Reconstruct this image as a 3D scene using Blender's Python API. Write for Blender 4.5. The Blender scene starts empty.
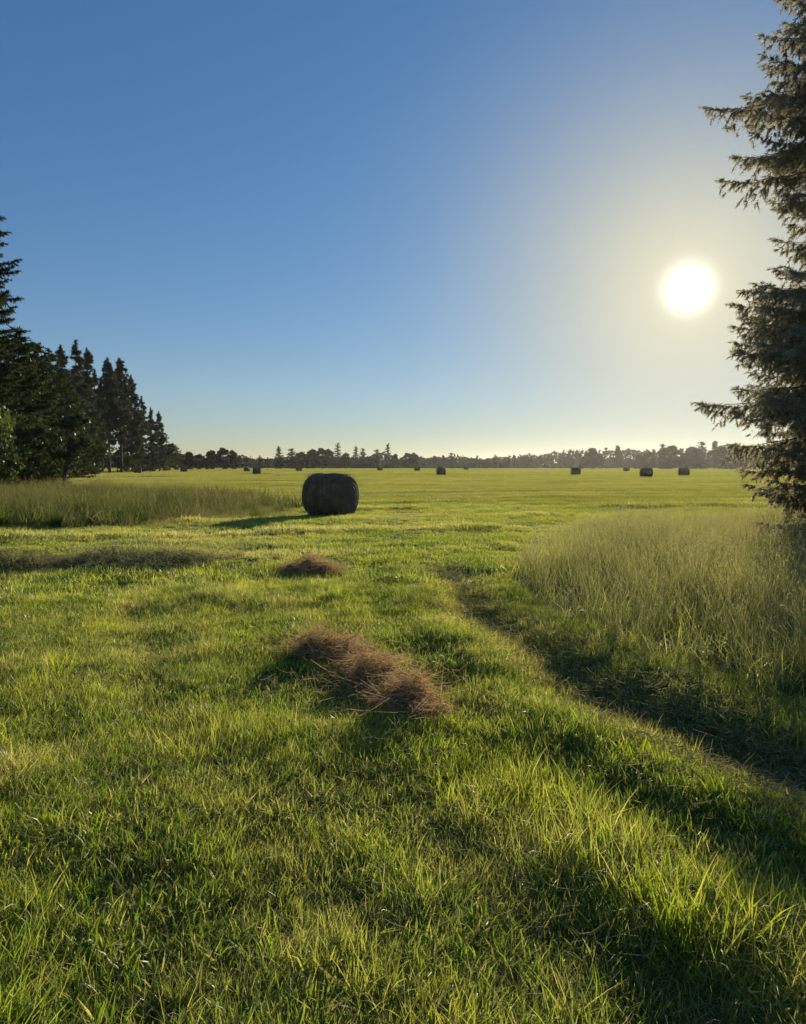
import bpy, math, random
import numpy as np
from mathutils import Vector

rng = np.random.default_rng(11)
random.seed(5)
R = math.radians
scene = bpy.context.scene
COL = scene.collection

# ------------------------------------------------------------------ camera
EYE, FPX, PITCH = 1.6, 804.0, R(3.27)
cam_d = bpy.data.cameras.new('camera')
cam_d.sensor_fit = 'VERTICAL'
cam_d.sensor_height = 24.0
cam_d.lens = 24.0 * FPX / 1024.0
cam_d.clip_end = 20000
cam_d.clip_start = 0.05
cam = bpy.data.objects.new('camera', cam_d)
COL.objects.link(cam)
cam.rotation_euler = (R(90) - PITCH, 0, 0)
scene.camera = cam

SUN_AZ, SUN_EL = R(19.3), R(11.6)
SUN = np.array([math.sin(SUN_AZ) * math.cos(SUN_EL), math.cos(SUN_AZ) * math.cos(SUN_EL), math.sin(SUN_EL)])


# ------------------------------------------------------------------ helpers
def vnoise(x, y, seed=0, octaves=3):
    """smooth value noise in -1..1 at world positions"""
    x = np.asarray(x, float); y = np.asarray(y, float)
    out = np.zeros(np.broadcast(x, y).shape); amp, tot = 1.0, 0.0

    def h(i, j, s):
        n = (i * 374761393 + j * 668265263 + s * 974634781) & 0xffffffff
        n = ((n ^ (n >> 13)) * 1274126177) & 0xffffffff
        return ((n ^ (n >> 16)) & 0xffff) / 32767.5 - 1.0
    for o in range(octaves):
        xi = np.floor(x).astype(np.int64); yi = np.floor(y).astype(np.int64)
        fx = x - xi; fy = y - yi
        fx = fx * fx * (3 - 2 * fx); fy = fy * fy * (3 - 2 * fy)
        s = seed + o * 17
        v = (h(xi, yi, s) * (1 - fx) + h(xi + 1, yi, s) * fx) * (1 - fy) + (h(xi, yi + 1, s) * (1 - fx) + h(xi + 1, yi + 1, s) * fx) * fy
        out = out + v * amp; tot += amp
        amp *= 0.5; x = x * 2.03 + 7.1; y = y * 2.03 + 3.7
    return out / tot


def seg_dist(x, y, pts):
    d = np.full(np.shape(x), 1e9)
    for (ax, ay), (bx, by) in zip(pts[:-1], pts[1:]):
        vx, vy = bx - ax, by - ay
        t = np.clip(((x - ax) * vx + (y - ay) * vy) / (vx * vx + vy * vy), 0, 1)
        d = np.minimum(d, np.hypot(x - ax - t * vx, y - ay - t * vy))
    return d


def inside(x, y, poly):
    r = np.zeros(np.shape(x), bool)
    n = len(poly)
    for i in range(n):
        (ax, ay), (bx, by) = poly[i], poly[(i + 1) % n]
        c = ((ay > y) != (by > y)) & (x < (bx - ax) * (y - ay) / (by - ay + 1e-12) + ax)
        r ^= c
    return r


def smooth(a, b, v):
    t = np.clip((v - a) / (b - a), 0, 1)
    return t * t * (3 - 2 * t)


RUT_RIGHT = [(0.9, 15.5), (0.55, 11.8), (0.72, 8.4), (1.30, 5.3), (1.78, 4.2), (2.25, 3.5), (3.3, 2.2), (4.2, 1.2)]
RUT_LEFT = [(-3.6, 10.5), (-2.45, 7.4), (-1.62, 5.1), (-0.85, 3.7), (-0.3, 2.7), (0.1, 1.8), (0.3, 0.5)]
RUT_MID = [(-0.9, 8.5), (-0.62, 6.9), (-0.30, 4.6), (0.05, 3.5), (0.42, 2.8), (0.9, 1.9)]
RUT_FAR = [(0.9, 15.5), (1.6, 24), (3.2, 45), (6.5, 90), (14, 170)]
POLY_RIGHT = [(1.4, 10.2), (1.52, 8.1), (1.85, 6.5), (2.35, 5.3), (3.4, 4.1), (7, 2.5), (14, 2.5), (24, 20), (16, 26), (5.2, 23), (2.9, 16), (1.9, 12.5)]
POLY_LEFT = [(-30, 19), (-11.5, 20.2), (-7.4, 20.9), (-3.5, 23.9), (-3.3, 26.2), (-3.2, 30), (-5.5, 36), (-10, 44), (-22, 50), (-45, 52), (-45, 22)]


def height(x, y):
    x = np.asarray(x, float); y = np.asarray(y, float)
    near = 1 - smooth(40, 160, np.hypot(x, y))
    h = 0.13 * vnoise(x * 0.12, y * 0.12, 3, 2) * near + 0.065 * vnoise(x * 1.1, y * 1.1, 9, 3) * (1 - smooth(8, 30, np.hypot(x, y)))
    h = h + 0.5 * vnoise(x * 0.006, y * 0.006, 21, 2) * smooth(140, 500, np.hypot(x, y))
    d = seg_dist(x, y, RUT_RIGHT)
    h = h - 0.12 * np.exp(-(d / 0.30) ** 2) * (1 - smooth(7.5, 13.5, y))
    dl = d - 0.62
    h = h + 0.05 * np.exp(-(dl / 0.25) ** 2) * (1 - smooth(6, 10, y))
    h = h - 0.03 * np.exp(-(seg_dist(x, y, RUT_LEFT) / 0.25) ** 2)
    h = h - 0.02 * np.exp(-(seg_dist(x, y, RUT_MID) / 0.18) ** 2)
    return h


H0 = float(height(0.0, 0.0))
cam.location = (0, 0, EYE + H0)


def ground(x, y):
    return float(height(x, y))


def at(px, d):
    """world x of picture column px at distance d"""
    return (px - 403.0) / FPX * d


def mesh_np(name, verts, tris, attrs=None, smooth_shade=False, uv=None):
    verts = np.asarray(verts, np.float32); tris = np.asarray(tris, np.int32)
    me = bpy.data.meshes.new(name)
    me.vertices.add(len(verts)); me.vertices.foreach_set('co', verts.ravel())
    me.loops.add(tris.size); me.loops.foreach_set('vertex_index', tris.ravel())
    n = len(tris); k = tris.shape[1]
    me.polygons.add(n)
    me.polygons.foreach_set('loop_start', np.arange(0, n * k, k, dtype=np.int32))
    me.polygons.foreach_set('loop_total', np.full(n, k, np.int32))
    if smooth_shade:
        me.polygons.foreach_set('use_smooth', np.ones(n, bool))
    for nm, arr in (attrs or {}).items():
        a = me.attributes.new(nm, 'FLOAT', 'POINT')
        a.data.foreach_set('value', np.asarray(arr, np.float32))
    me.update(calc_edges=True)
    return me


def link(name, me, mat=None, parent=None, loc=None):
    o = bpy.data.objects.new(name, me)
    COL.objects.link(o)
    if mat is not None and me is not None and not me.materials:
        me.materials.append(mat)
    if parent is not None:
        o.parent = parent
    if loc is not None:
        o.location = loc
    return o


def tag(o, label, cat, group=None, kind=None):
    o['label'] = label; o['category'] = cat
    if group: o['group'] = group
    if kind: o['kind'] = kind
    return o


def tube(points, radii, n=7, cap=True):
    """one tapered tube through points"""
    P = np.asarray(points, float); m = len(P)
    T = np.gradient(P, axis=0); T /= np.linalg.norm(T, axis=1)[:, None] + 1e-9
    ref = np.where(np.abs(T[:, 2:3]) > 0.9, np.array([[1.0, 0, 0]]), np.array([[0, 0, 1.0]]))
    A = np.cross(T, ref); A /= np.linalg.norm(A, axis=1)[:, None] + 1e-9
    B = np.cross(T, A)
    a = np.linspace(0, 2 * np.pi, n, endpoint=False)
    r = np.asarray(radii, float)[:, None, None]
    V = P[:, None, :] + r * (np.cos(a)[None, :, None] * A[:, None, :] + np.sin(a)[None, :, None] * B[:, None, :])
    V = V.reshape(-1, 3)
    F = []
    for i in range(m - 1):
        for j in range(n):
            p, q = i * n + j, i * n + (j + 1) % n
            F += [(p, q, q + n), (p, q + n, p + n)]
    if cap:
        V = np.vstack([V, P[-1]]); c = len(V) - 1
        F += [((m - 1) * n + j, (m - 1) * n + (j + 1) % n, c) for j in range(n)]
    return V, np.array(F, int)


def join(parts):
    V, F, o = [], [], 0
    for v, f in parts:
        V.append(v); F.append(np.asarray(f) + o); o += len(v)
    return np.vstack(V), np.vstack(F)


# ------------------------------------------------------------------ materials
class NT:
    def __init__(self, m):
        m.use_nodes = True
        self.t = m.node_tree; self.t.nodes.clear()

    def n(self, kind, **kw):
        nd = self.t.nodes.new(kind)
        for k, v in kw.items():
            if k.startswith('i_'):
                key = k[2:]
                nd.inputs[int(key) if key.isdigit() else key.replace('_', ' ')].default_value = v
            else:
                setattr(nd, k, v)
        return nd

    def l(self, a, b):
        self.t.links.new(a, b)

    def ramp(self, fac, stops):
        r = self.n('ShaderNodeValToRGB')
        e = r.color_ramp.elements
        while len(e) < len(stops): e.new(0.5)
        for el, (p, c) in zip(e, stops):
            el.position = p; el.color = (*c, 1)
        self.l(fac, r.inputs[0])
        return r.outputs[0]

    def mix(self, fac, a, b, mode='MIX'):
        m = self.n('ShaderNodeMix', data_type='RGBA', blend_type=mode)
        for s, v in ((m.inputs[0], fac), (m.inputs[6], a), (m.inputs[7], b)):
            if isinstance(v, bpy.types.NodeSocket): self.l(v, s)
            elif isinstance(v, (int, float)): s.default_value = v
            else: s.default_value = (*v, 1)
        return m.outputs[2]

    def math(self, op, a, b=0.0, clamp=False):
        m = self.n('ShaderNodeMath', operation=op, use_clamp=clamp)
        for s, v in ((m.inputs[0], a), (m.inputs[1], b)):
            if isinstance(v, bpy.types.NodeSocket): self.l(v, s)
            else: s.default_value = v
        return m.outputs[0]

    def noise(self, scale, detail=3, stretch=None, rotz=0.0):
        g = self.n('ShaderNodeNewGeometry')
        mp = self.n('ShaderNodeMapping')
        mp.inputs['Rotation'].default_value = (0, 0, rotz)
        mp.inputs['Scale'].default_value = stretch or (1, 1, 1)
        self.l(g.outputs['Position'], mp.inputs[0])
        t = self.n('ShaderNodeTexNoise')
        t.inputs['Scale'].default_value = scale; t.inputs['Detail'].default_value = detail
        self.l(mp.outputs[0], t.inputs['Vector'])
        return t.outputs['Fac']

    def attr(self, name, kind='GEOMETRY'):
        a = self.n('ShaderNodeAttribute', attribute_name=name, attribute_type=kind)
        return a.outputs['Fac']


def leaf_shader(nt, refl, trans, tfac=0.5, gloss=0.05, rough=0.4):
    d = nt.n('ShaderNodeBsdfDiffuse'); t = nt.n('ShaderNodeBsdfTranslucent'); g = nt.n('ShaderNodeBsdfGlossy')
    for s, c in ((d.inputs[0], refl), (t.inputs[0], trans)):
        if isinstance(c, bpy.types.NodeSocket): nt.l(c, s)
        else: s.default_value = (*c, 1)
    g.inputs['Roughness'].default_value = rough
    g.inputs['Color'].default_value = (0.9, 0.92, 0.85, 1)
    m1 = nt.n('ShaderNodeMixShader'); m1.inputs[0].default_value = tfac
    nt.l(d.outputs[0], m1.inputs[1]); nt.l(t.outputs[0], m1.inputs[2])
    m2 = nt.n('ShaderNodeMixShader'); m2.inputs[0].default_value = gloss
    nt.l(m1.outputs[0], m2.inputs[1]); nt.l(g.outputs[0], m2.inputs[2])
    out = nt.n('ShaderNodeOutputMaterial')
    nt.l(m2.outputs[0], out.inputs[0])


def grass_material(name, green_a, green_b, dry, far=False, tfac=0.55, gain=1.9, gloss=0.04):
    m = bpy.data.materials.new(name); nt = NT(m)
    hue = nt.attr('hue'); along = nt.attr('along')
    tint = nt.attr('tint', 'INSTANCER')
    big = nt.noise(0.8, 5)
    col = nt.mix(nt.math('MULTIPLY_ADD', nt.math('SUBTRACT', hue, 0.5), 0.9) if False else hue, green_a, green_b)
    bigr = nt.ramp(big, [(0.36, (0.62, 0.74, 0.70)), (0.62, (1.45, 1.25, 0.95))])
    col = nt.mix(1.0, col, bigr, 'MULTIPLY')
    fine = nt.noise(9, 3)
    col = nt.mix(1.0, col, nt.ramp(fine, [(0.35, (0.72, 0.75, 0.75)), (0.62, (1.25, 1.2, 1.1))]), 'MULTIPLY')
    if far:
        st = nt.noise(0.22, 3, (0.25, 1.6, 1), R(-8))
        col = nt.mix(1.0, col, nt.ramp(st, [(0.35, (0.62, 0.66, 0.62)), (0.6, (1.1, 1.08, 1.0))]), 'MULTIPLY')
        wave = nt.noise(0.5, 2, (1.2, 0.03, 1), R(9))
        col = nt.mix(1.0, col, nt.ramp(wave, [(0.40, (0.85, 0.86, 0.85)), (0.55, (1.04, 1.04, 1.0))]), 'MULTIPLY')
    lush = nt.attr('lush', 'INSTANCER')
    col = nt.mix(1.0, col, nt.ramp(lush, [(0.0, (0.52, 0.64, 0.72)), (0.5, (1, 1, 1)), (1.0, (1.45, 1.22, 0.90))]), 'MULTIPLY')
    # blade tips are yellower than their bases
    col = nt.mix(nt.math('MULTIPLY', along, 0.35), col, (green_b[0] * 1.35, green_b[1] * 1.12, green_b[2]))
    dryf = nt.math('MAXIMUM', nt.attr('dry'), tint, True)
    col = nt.mix(dryf, col, dry)
    tr = nt.mix(1.0, col, (gain * 1.0, gain, gain * 0.6), 'MULTIPLY')
    leaf_shader(nt, col, tr, tfac, gloss, 0.38)
    return m


def simple(name, fn):
    m = bpy.data.materials.new(name); nt = NT(m)
    b = nt.n('ShaderNodeBsdfPrincipled'); o = nt.n('ShaderNodeOutputMaterial')
    nt.l(b.outputs[0], o.inputs[0])
    fn(nt, b)
    return m


def f_ground(nt, b):
    a = nt.noise(1.1, 6); c = nt.noise(14, 4); far = nt.noise(0.05, 4, (1, 2.2, 1))
    col = nt.ramp(a, [(0.32, (0.05, 0.062, 0.012)), (0.55, (0.095, 0.105, 0.02)), (0.72, (0.16, 0.13, 0.045))])
    col = nt.mix(nt.ramp(c, [(0.35, (0, 0, 0)), (0.7, (0.8, 0.8, 0.8))]), col, (0.13, 0.115, 0.045))
    col = nt.mix(1.0, col, nt.ramp(far, [(0.35, (0.8, 0.85, 0.8)), (0.65, (1.2, 1.15, 1.0))]), 'MULTIPLY')
    nt.l(col, b.inputs['Base Color']); b.inputs['Roughness'].default_value = 0.95
    b.inputs['Specular IOR Level'].default_value = 0.1
    bp = nt.n('ShaderNodeBump'); bp.inputs['Strength'].default_value = 0.7; bp.inputs['Distance'].default_value = 0.05
    nt.l(nt.noise(25, 5), bp.inputs['Height']); nt.l(bp.outputs[0], b.inputs['Normal'])


def f_bark(nt, b):
    a = nt.noise(6, 5, (1, 1, 0.25))
    nt.l(nt.ramp(a, [(0.35, (0.035, 0.026, 0.019)), (0.65, (0.13, 0.10, 0.075))]), b.inputs['Base Color'])
    b.inputs['Roughness'].default_value = 0.9
    bp = nt.n('ShaderNodeBump'); bp.inputs['Strength'].default_value = 0.8; bp.inputs['Distance'].default_value = 0.03
    nt.l(a, bp.inputs['Height']); nt.l(bp.outputs[0], b.inputs['Normal'])


M_GROUND = simple('meadow_soil', f_ground)
M_BARK = simple('bark', f_bark)


def foliage_mat(name, a, b, trans, tfac=0.4, gloss=0.05, scale=1.2):
    m = bpy.data.materials.new(name); nt = NT(m)
    n = nt.noise(scale, 4)
    hue = nt.attr('hue')
    f = nt.math('ADD', nt.math('MULTIPLY', hue, 0.6), nt.math('SUBTRACT', n, 0.3), True)
    col = nt.mix(f, a, b)
    tr = nt.mix(f, tuple(x * 0.8 for x in trans), tuple(x * 1.2 for x in trans))
    leaf_shader(nt, col, tr, tfac, gloss, 0.4)
    return m


M_SPRUCE_NEAR = foliage_mat('glare_paled_spruce_needles', (0.10, 0.11, 0.07), (0.19, 0.18, 0.11), (0.55, 0.48, 0.28), 0.55, 0.10, 2.0)  # needles paler and warmer than natural: glare veil over the tree put into their colour
M_SPRUCE = foliage_mat('dark_spruce_needles', (0.028, 0.046, 0.02), (0.07, 0.095, 0.036), (0.08, 0.10, 0.025), 0.35, 0.03, 0.5)
M_PINE = foliage_mat('pine_needles', (0.04, 0.06, 0.035), (0.09, 0.11, 0.06), (0.09, 0.10, 0.04), 0.35, 0.04, 0.4)
M_LEAF = foliage_mat('broad_leaves', (0.04, 0.07, 0.014), (0.09, 0.125, 0.026), (0.16, 0.20, 0.028), 0.5, 0.04, 0.8)
M_LEAF_DARK = foliage_mat('dark_leaves', (0.03, 0.05, 0.016), (0.065, 0.085, 0.028), (0.08, 0.10, 0.02), 0.4, 0.04, 0.4)
M_FAR = foliage_mat('far_foliage', (0.03, 0.05, 0.03), (0.06, 0.08, 0.04), (0.05, 0.06, 0.02), 0.3, 0.02, 0.05)

M_GRASS = grass_material('meadow_grass', (0.065, 0.130, 0.014), (0.175, 0.235, 0.022), (0.36, 0.30, 0.12), gain=2.9, gloss=0.045)
M_MID = grass_material('mown_grass', (0.085, 0.135, 0.022), (0.19, 0.23, 0.040), (0.38, 0.33, 0.15), gain=2.9, gloss=0.05)
M_FIELD = grass_material('field_grass', (0.125, 0.165, 0.030), (0.19, 0.215, 0.045), (0.34, 0.29, 0.13), far=True, gain=2.2)
M_TALL = grass_material('tall_grass_blades', (0.075, 0.115, 0.03), (0.15, 0.17, 0.05), (0.36, 0.31, 0.18), tfac=0.5, gain=1.8)
M_VERGE = grass_material('verge_grass_blades', (0.05, 0.095, 0.022), (0.10, 0.13, 0.036), (0.30, 0.23, 0.14), tfac=0.42, gain=1.75, gloss=0.012)


def f_straw(nt, b):
    n = nt.noise(9, 3); hue = nt.attr('hue')
    f = nt.math('ADD', nt.math('MULTIPLY', hue, 0.8), nt.math('SUBTRACT', n, 0.4), True)
    nt.l(nt.mix(f, (0.16, 0.095, 0.055), (0.42, 0.29, 0.18)), b.inputs['Base Color'])
    b.inputs['Roughness'].default_value = 0.7
    b.inputs['Specular IOR Level'].default_value = 0.3


def straw_mat(name, a, c, tr):
    m = bpy.data.materials.new(name); nt = NT(m)
    n = nt.noise(7, 3); hue = nt.attr('hue')
    f = nt.math('ADD', nt.math('MULTIPLY', hue, 0.8), nt.math('SUBTRACT', n, 0.4), True)
    leaf_shader(nt, nt.mix(f, a, c), nt.mix(f, tuple(x * 0.7 for x in tr), tr), 0.35, 0.02, 0.5)
    return m


M_HAY = straw_mat('brown_hay', (0.21, 0.12, 0.05), (0.72, 0.48, 0.23), (0.95, 0.62, 0.28))
M_CUT = straw_mat('pale_cut_grass', (0.15, 0.15, 0.05), (0.36, 0.31, 0.15), (0.40, 0.36, 0.14))


def f_mound(nt, b):
    nt.l(nt.ramp(nt.noise(12, 4), [(0.3, (0.05, 0.032, 0.02)), (0.7, (0.16, 0.10, 0.06))]), b.inputs['Base Color'])
    b.inputs['Roughness'].default_value = 1.0


M_MOUND = simple('matted_hay', f_mound)


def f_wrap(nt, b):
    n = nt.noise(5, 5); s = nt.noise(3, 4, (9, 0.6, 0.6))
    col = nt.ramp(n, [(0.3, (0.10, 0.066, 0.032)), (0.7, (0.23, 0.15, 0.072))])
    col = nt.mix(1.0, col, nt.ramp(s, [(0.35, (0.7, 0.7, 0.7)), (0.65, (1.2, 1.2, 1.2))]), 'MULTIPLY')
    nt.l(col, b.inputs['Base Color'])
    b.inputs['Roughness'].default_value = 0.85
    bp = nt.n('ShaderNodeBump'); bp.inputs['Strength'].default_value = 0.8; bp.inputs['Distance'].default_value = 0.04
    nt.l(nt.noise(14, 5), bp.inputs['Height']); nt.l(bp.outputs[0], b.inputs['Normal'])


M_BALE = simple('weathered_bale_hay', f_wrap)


def f_end(nt, b):
    n = nt.noise(20, 4)
    col = nt.ramp(n, [(0.3, (0.06, 0.05, 0.03)), (0.7, (0.16, 0.13, 0.08))])
    nt.l(col, b.inputs['Base Color']); b.inputs['Roughness'].default_value = 0.9
    bp = nt.n('ShaderNodeBump'); bp.inputs['Strength'].default_value = 0.9; bp.inputs['Distance'].default_value = 0.05
    nt.l(n, bp.inputs['Height']); nt.l(bp.outputs[0], b.inputs['Normal'])


M_BALE_END = simple('bale_end_hay', f_end)

# ------------------------------------------------------------------ ground
def axis_coords(step0, lim_fine, lim_far, grow):
    v = [0.0]; s = step0
    while v[-1] < lim_far:
        if v[-1] > lim_fine: s *= grow
        v.append(v[-1] + s)
    return np.array(v)


xp = axis_coords(0.12, 7, 4200, 1.09)
xs = np.concatenate([-xp[:0:-1], xp])
yp = axis_coords(0.12, 16, 4200, 1.06)
yn = axis_coords(0.4, 3, 300, 1.25)
ys = np.concatenate([-yn[:0:-1], yp])
GX, GY = np.meshgrid(xs, ys)
GZ = height(GX, GY)
nx, ny = len(xs), len(ys)
ii = (np.arange(ny - 1)[:, None] * nx + np.arange(nx - 1)[None, :]).ravel()
quads = np.stack([ii, ii + 1, ii + nx + 1, ii + nx], 1)
g = link('ground', mesh_np('ground', np.stack([GX, GY, GZ], -1).reshape(-1, 3), quads, smooth_shade=True), M_GROUND)
tag(g, 'wide flat hay meadow soil reaching the horizon', 'ground', kind='structure')

# ------------------------------------------------------------------ grass blades
def blades(base, az, lean, curl, length, width, seg, faz, taper=1.0):
    N = len(base)
    ts = np.linspace(0, 1, seg + 1)
    dirh = np.stack([np.cos(az), np.sin(az), np.zeros(N)], 1)
    side = np.stack([-np.sin(faz), np.cos(faz), np.zeros(N)], 1)
    p = base.copy(); V = []; along = []
    step = length / seg
    for i, t in enumerate(ts):
        w = width * (1 - t ** 1.6 * taper) * 0.5
        if i < seg:
            V += [p - side * w[:, None], p + side * w[:, None]]; along += [np.full(N, t)] * 2
        else:
            V.append(p.copy()); along.append(np.full(N, t))
        th = lean + curl * (t + 0.5 / seg)
        p = p + (dirh * np.sin(th)[:, None] + np.array([0, 0, 1.0]) * np.cos(th)[:, None]) * step[:, None]
    k = 2 * seg + 1
    V = np.stack(V, 1).reshape(-1, 3)
    along = np.stack(along, 1).ravel()
    f = []
    for i in range(seg - 1):
        a = 2 * i
        f += [(a, a + 1, a + 3), (a, a + 3, a + 2)]
    a = 2 * (seg - 1); f.append((a, a + 1, a + 2))
    F = (np.arange(N)[:, None, None] * k + np.array(f)[None]).reshape(-1, 3)
    return V, F, along, k


def strands(n, pos, az, pitch, length, width):
    seg = 3
    P = pos.copy(); V = []
    d = np.stack([np.cos(az) * np.cos(pitch), np.sin(az) * np.cos(pitch), np.sin(pitch)], 1)
    side = np.cross(d, rng.normal(0, 1, (n, 3))); side /= np.linalg.norm(side, axis=1)[:, None] + 1e-9
    bend = rng.normal(0, 0.8, (n, 3)); bend[:, 2] -= 0.22
    for i in range(seg + 1):
        t = i / seg
        q = pos + d * (length * (t - .5))[:, None] + bend * (length * (t - .5) ** 2)[:, None]
        w = width * (0.5 if i in (0, seg) else 1.0) * .5
        V += [q - side * w[:, None], q + side * w[:, None]]
    k = 2 * (seg + 1)
    V = np.stack(V, 1).reshape(-1, 3)
    f = []
    for i in range(seg):
        a = 2 * i; f += [(a, a + 1, a + 3), (a, a + 3, a + 2)]
    F = (np.arange(n)[:, None, None] * k + np.array(f)[None]).reshape(-1, 3)
    return V, F, np.repeat(rng.random(n), k)


def grass_clump(name, n, rad, hlo, hhi, wlo, whi, seg, dryp, lean=0.35, curl=0.9, square=False, mat=None):
    if square:
        b = np.stack([rng.uniform(-rad, rad, n), rng.uniform(-rad, rad, n), np.full(n, -0.01)], 1)
    else:
        r = rad * np.sqrt(rng.random(n)); a = rng.uniform(0, 6.283, n)
        b = np.stack([r * np.cos(a), r * np.sin(a), np.full(n, -0.015)], 1)
    az = rng.uniform(0, 6.283, n)
    L = rng.uniform(hlo, hhi, n)
    V, F, al, k = blades(b, az, np.abs(rng.normal(0, lean, n)), rng.uniform(0.1, curl, n), L, rng.uniform(wlo, whi, n), seg, az + rng.normal(0, 0.7, n))
    hue = np.repeat(rng.random(n), k)
    dry = np.repeat((rng.random(n) < dryp) * rng.uniform(0.5, 1.0, n), k)
    me = mesh_np(name, V, F, {'hue': hue, 'along': al, 'dry': dry}, smooth_shade=True)
    me.materials.append(mat)
    return me


def tall_clump(name, n, rad, hlo, hhi, mat, seedp=0.6, dryk=1.1):
    """wild grass: stems with seed heads plus lower leaf blades"""
    r = rad * np.sqrt(rng.random(n)); a = rng.uniform(0, 6.283, n)
    b = np.stack([r * np.cos(a), r * np.sin(a), np.full(n, -0.02)], 1)
    az = rng.uniform(0, 6.283, n); L = rng.uniform(hlo, hhi, n)
    lean = np.abs(rng.normal(0, 0.2, n)); curl = rng.uniform(0.05, 0.75, n)
    V1, F1, al1, k1 = blades(b, az, lean, curl, L, rng.uniform(0.003, 0.006, n), 4, rng.uniform(0, 6.28, n), 0.6)
    tips = V1.reshape(n, k1, 3)[:, -1]; pre = V1.reshape(n, k1, 3)[:, -3]
    heads_v, heads_f, o = [], [], 0
    sel = np.where(rng.random(n) < seedp)[0]
    hv = []
    for i in sel:
        d = tips[i] - pre[i]; d /= np.linalg.norm(d) + 1e-9
        m = rng.integers(7, 12)
        for q in range(m):
            u = q / m
            c = tips[i] - d * (0.02 + u * rng.uniform(0.10, 0.16))
            out = rng.normal(0, 1, 3); out /= np.linalg.norm(out)
            e = c + out * (0.006 + 0.018 * u) + d * 0.02
            s = np.cross(d, out) * 0.006
            hv += [c - s, c + s, e]
    hv = np.array(hv).reshape(-1, 3)
    hf = np.arange(len(hv)).reshape(-1, 3)
    m2 = int(n * 2.2)
    r = rad * np.sqrt(rng.random(m2)); a = rng.uniform(0, 6.283, m2)
    b2 = np.stack([r * np.cos(a), r * np.sin(a), np.full(m2, -0.02)], 1)
    az2 = rng.uniform(0, 6.283, m2)
    V2, F2, al2, k2 = blades(b2, az2, np.abs(rng.normal(0, .2, m2)), rng.uniform(.2, 1.5, m2), rng.uniform(hlo * .35, hhi * .75, m2), rng.uniform(.005, .010, m2), 4, az2 + rng.normal(0, .6, m2))
    V, F = join([(V1, F1), (V2, F2), (hv, hf)])
    hue = np.concatenate([np.repeat(rng.random(n), k1), np.repeat(rng.random(m2), k2), rng.random(len(hv))])
    al = np.concatenate([al1, al2, np.ones(len(hv))])
    dry = np.concatenate([np.clip(al1 * dryk + np.repeat(rng.uniform(-.3, .3, n), k1), 0, .9), np.repeat((rng.random(m2) < .15) * .8, k2), rng.uniform(.75, 1., len(hv))])
    me = mesh_np(name, V, F, {'hue': hue, 'along': al, 'dry': dry})
    me.materials.append(mat)
    return me


def clump_set(key, count, make):
    c = bpy.data.collections.new(key)
    for i in range(count):
        o = bpy.data.objects.new('%s_%02d' % (key, i), make('%s_%02d' % (key, i)))
        c.objects.link(o)
    return c


def scatter(name, coll, count, x, y, scl, tint, tilt=0.12, label='', cat='grass', zoff=0.0, lush=None):
    n = len(x)
    z = height(x, y) + zoff
    me = bpy.data.meshes.new(name)
    me.vertices.add(n)
    me.vertices.foreach_set('co', np.stack([x, y, z], 1).astype(np.float32).ravel())
    a = me.attributes.new('spin', 'FLOAT_VECTOR', 'POINT')
    rot = np.stack([rng.normal(0, tilt, n), rng.normal(0, tilt, n), rng.uniform(0, 6.283, n)], 1)
    a.data.foreach_set('vector', rot.astype(np.float32).ravel())
    a = me.attributes.new('size', 'FLOAT_VECTOR', 'POINT')
    s = np.asarray(scl, float)
    if s.ndim == 1: s = np.stack([s, s, s], 1)
    a.data.foreach_set('vector', s.astype(np.float32).ravel())
    a = me.attributes.new('pick', 'INT', 'POINT')
    a.data.foreach_set('value', rng.integers(0, count, n).astype(np.int32))
    a = me.attributes.new('tint', 'FLOAT', 'POINT')
    a.data.foreach_set('value', np.asarray(tint, np.float32))
    a = me.attributes.new('lush', 'FLOAT', 'POINT')
    a.data.foreach_set('value', (np.full(n, .5) if lush is None else np.asarray(lush)).astype(np.float32))
    o = link(name, me)
    ng = bpy.data.node_groups.new(name + '_scatter', 'GeometryNodeTree')
    ng.interface.new_socket('Geometry', in_out='INPUT', socket_type='NodeSocketGeometry')
    ng.interface.new_socket('Geometry', in_out='OUTPUT', socket_type='NodeSocketGeometry')
    N = ng.nodes.new; L = ng.links.new
    gi = N('NodeGroupInput'); go = N('NodeGroupOutput')
    ci = N('GeometryNodeCollectionInfo'); ci.inputs['Collection'].default_value = coll
    ci.inputs['Separate Children'].default_value = True; ci.inputs['Reset Children'].default_value = True
    ip = N('GeometryNodeInstanceOnPoints'); ip.inputs['Pick Instance'].default_value = True

    def na(nm, dt):
        q = N('GeometryNodeInputNamedAttribute'); q.data_type = dt; q.inputs['Name'].default_value = nm
        return q.outputs['Attribute']
    er = N('FunctionNodeEulerToRotation'); L(na('spin', 'FLOAT_VECTOR'), er.inputs[0])
    L(gi.outputs[0], ip.inputs['Points']); L(ci.outputs[0], ip.inputs['Instance'])
    L(na('pick', 'INT'), ip.inputs['Instance Index']); L(er.outputs[0], ip.inputs['Rotation'])
    L(na('size', 'FLOAT_VECTOR'), ip.inputs['Scale'])
    L(ip.outputs[0], go.inputs[0])
    md = o.modifiers.new('scatter', 'NODES'); md.node_group = ng
    tag(o, label, cat, kind='stuff')
    return o


def wedge(n, d0, d1, half=R(36)):
    """random points over the meadow before the camera, with room to step aside; n per view wedge of the same density"""
    dens = n / (half * (d1 * d1 - d0 * d0))
    xm = d1 * math.sin(half) + 4.5
    m = int(dens * 2 * xm * (d1 + 2))
    x = rng.uniform(-xm, xm, m); y = rng.uniform(-2, d1, m)
    d = np.hypot(x, y)
    k = (d > d0) & (d < d1) & (np.abs(x) < 4.5 + np.maximum(y, 0) * math.tan(half))
    return x[k], y[k]


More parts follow.
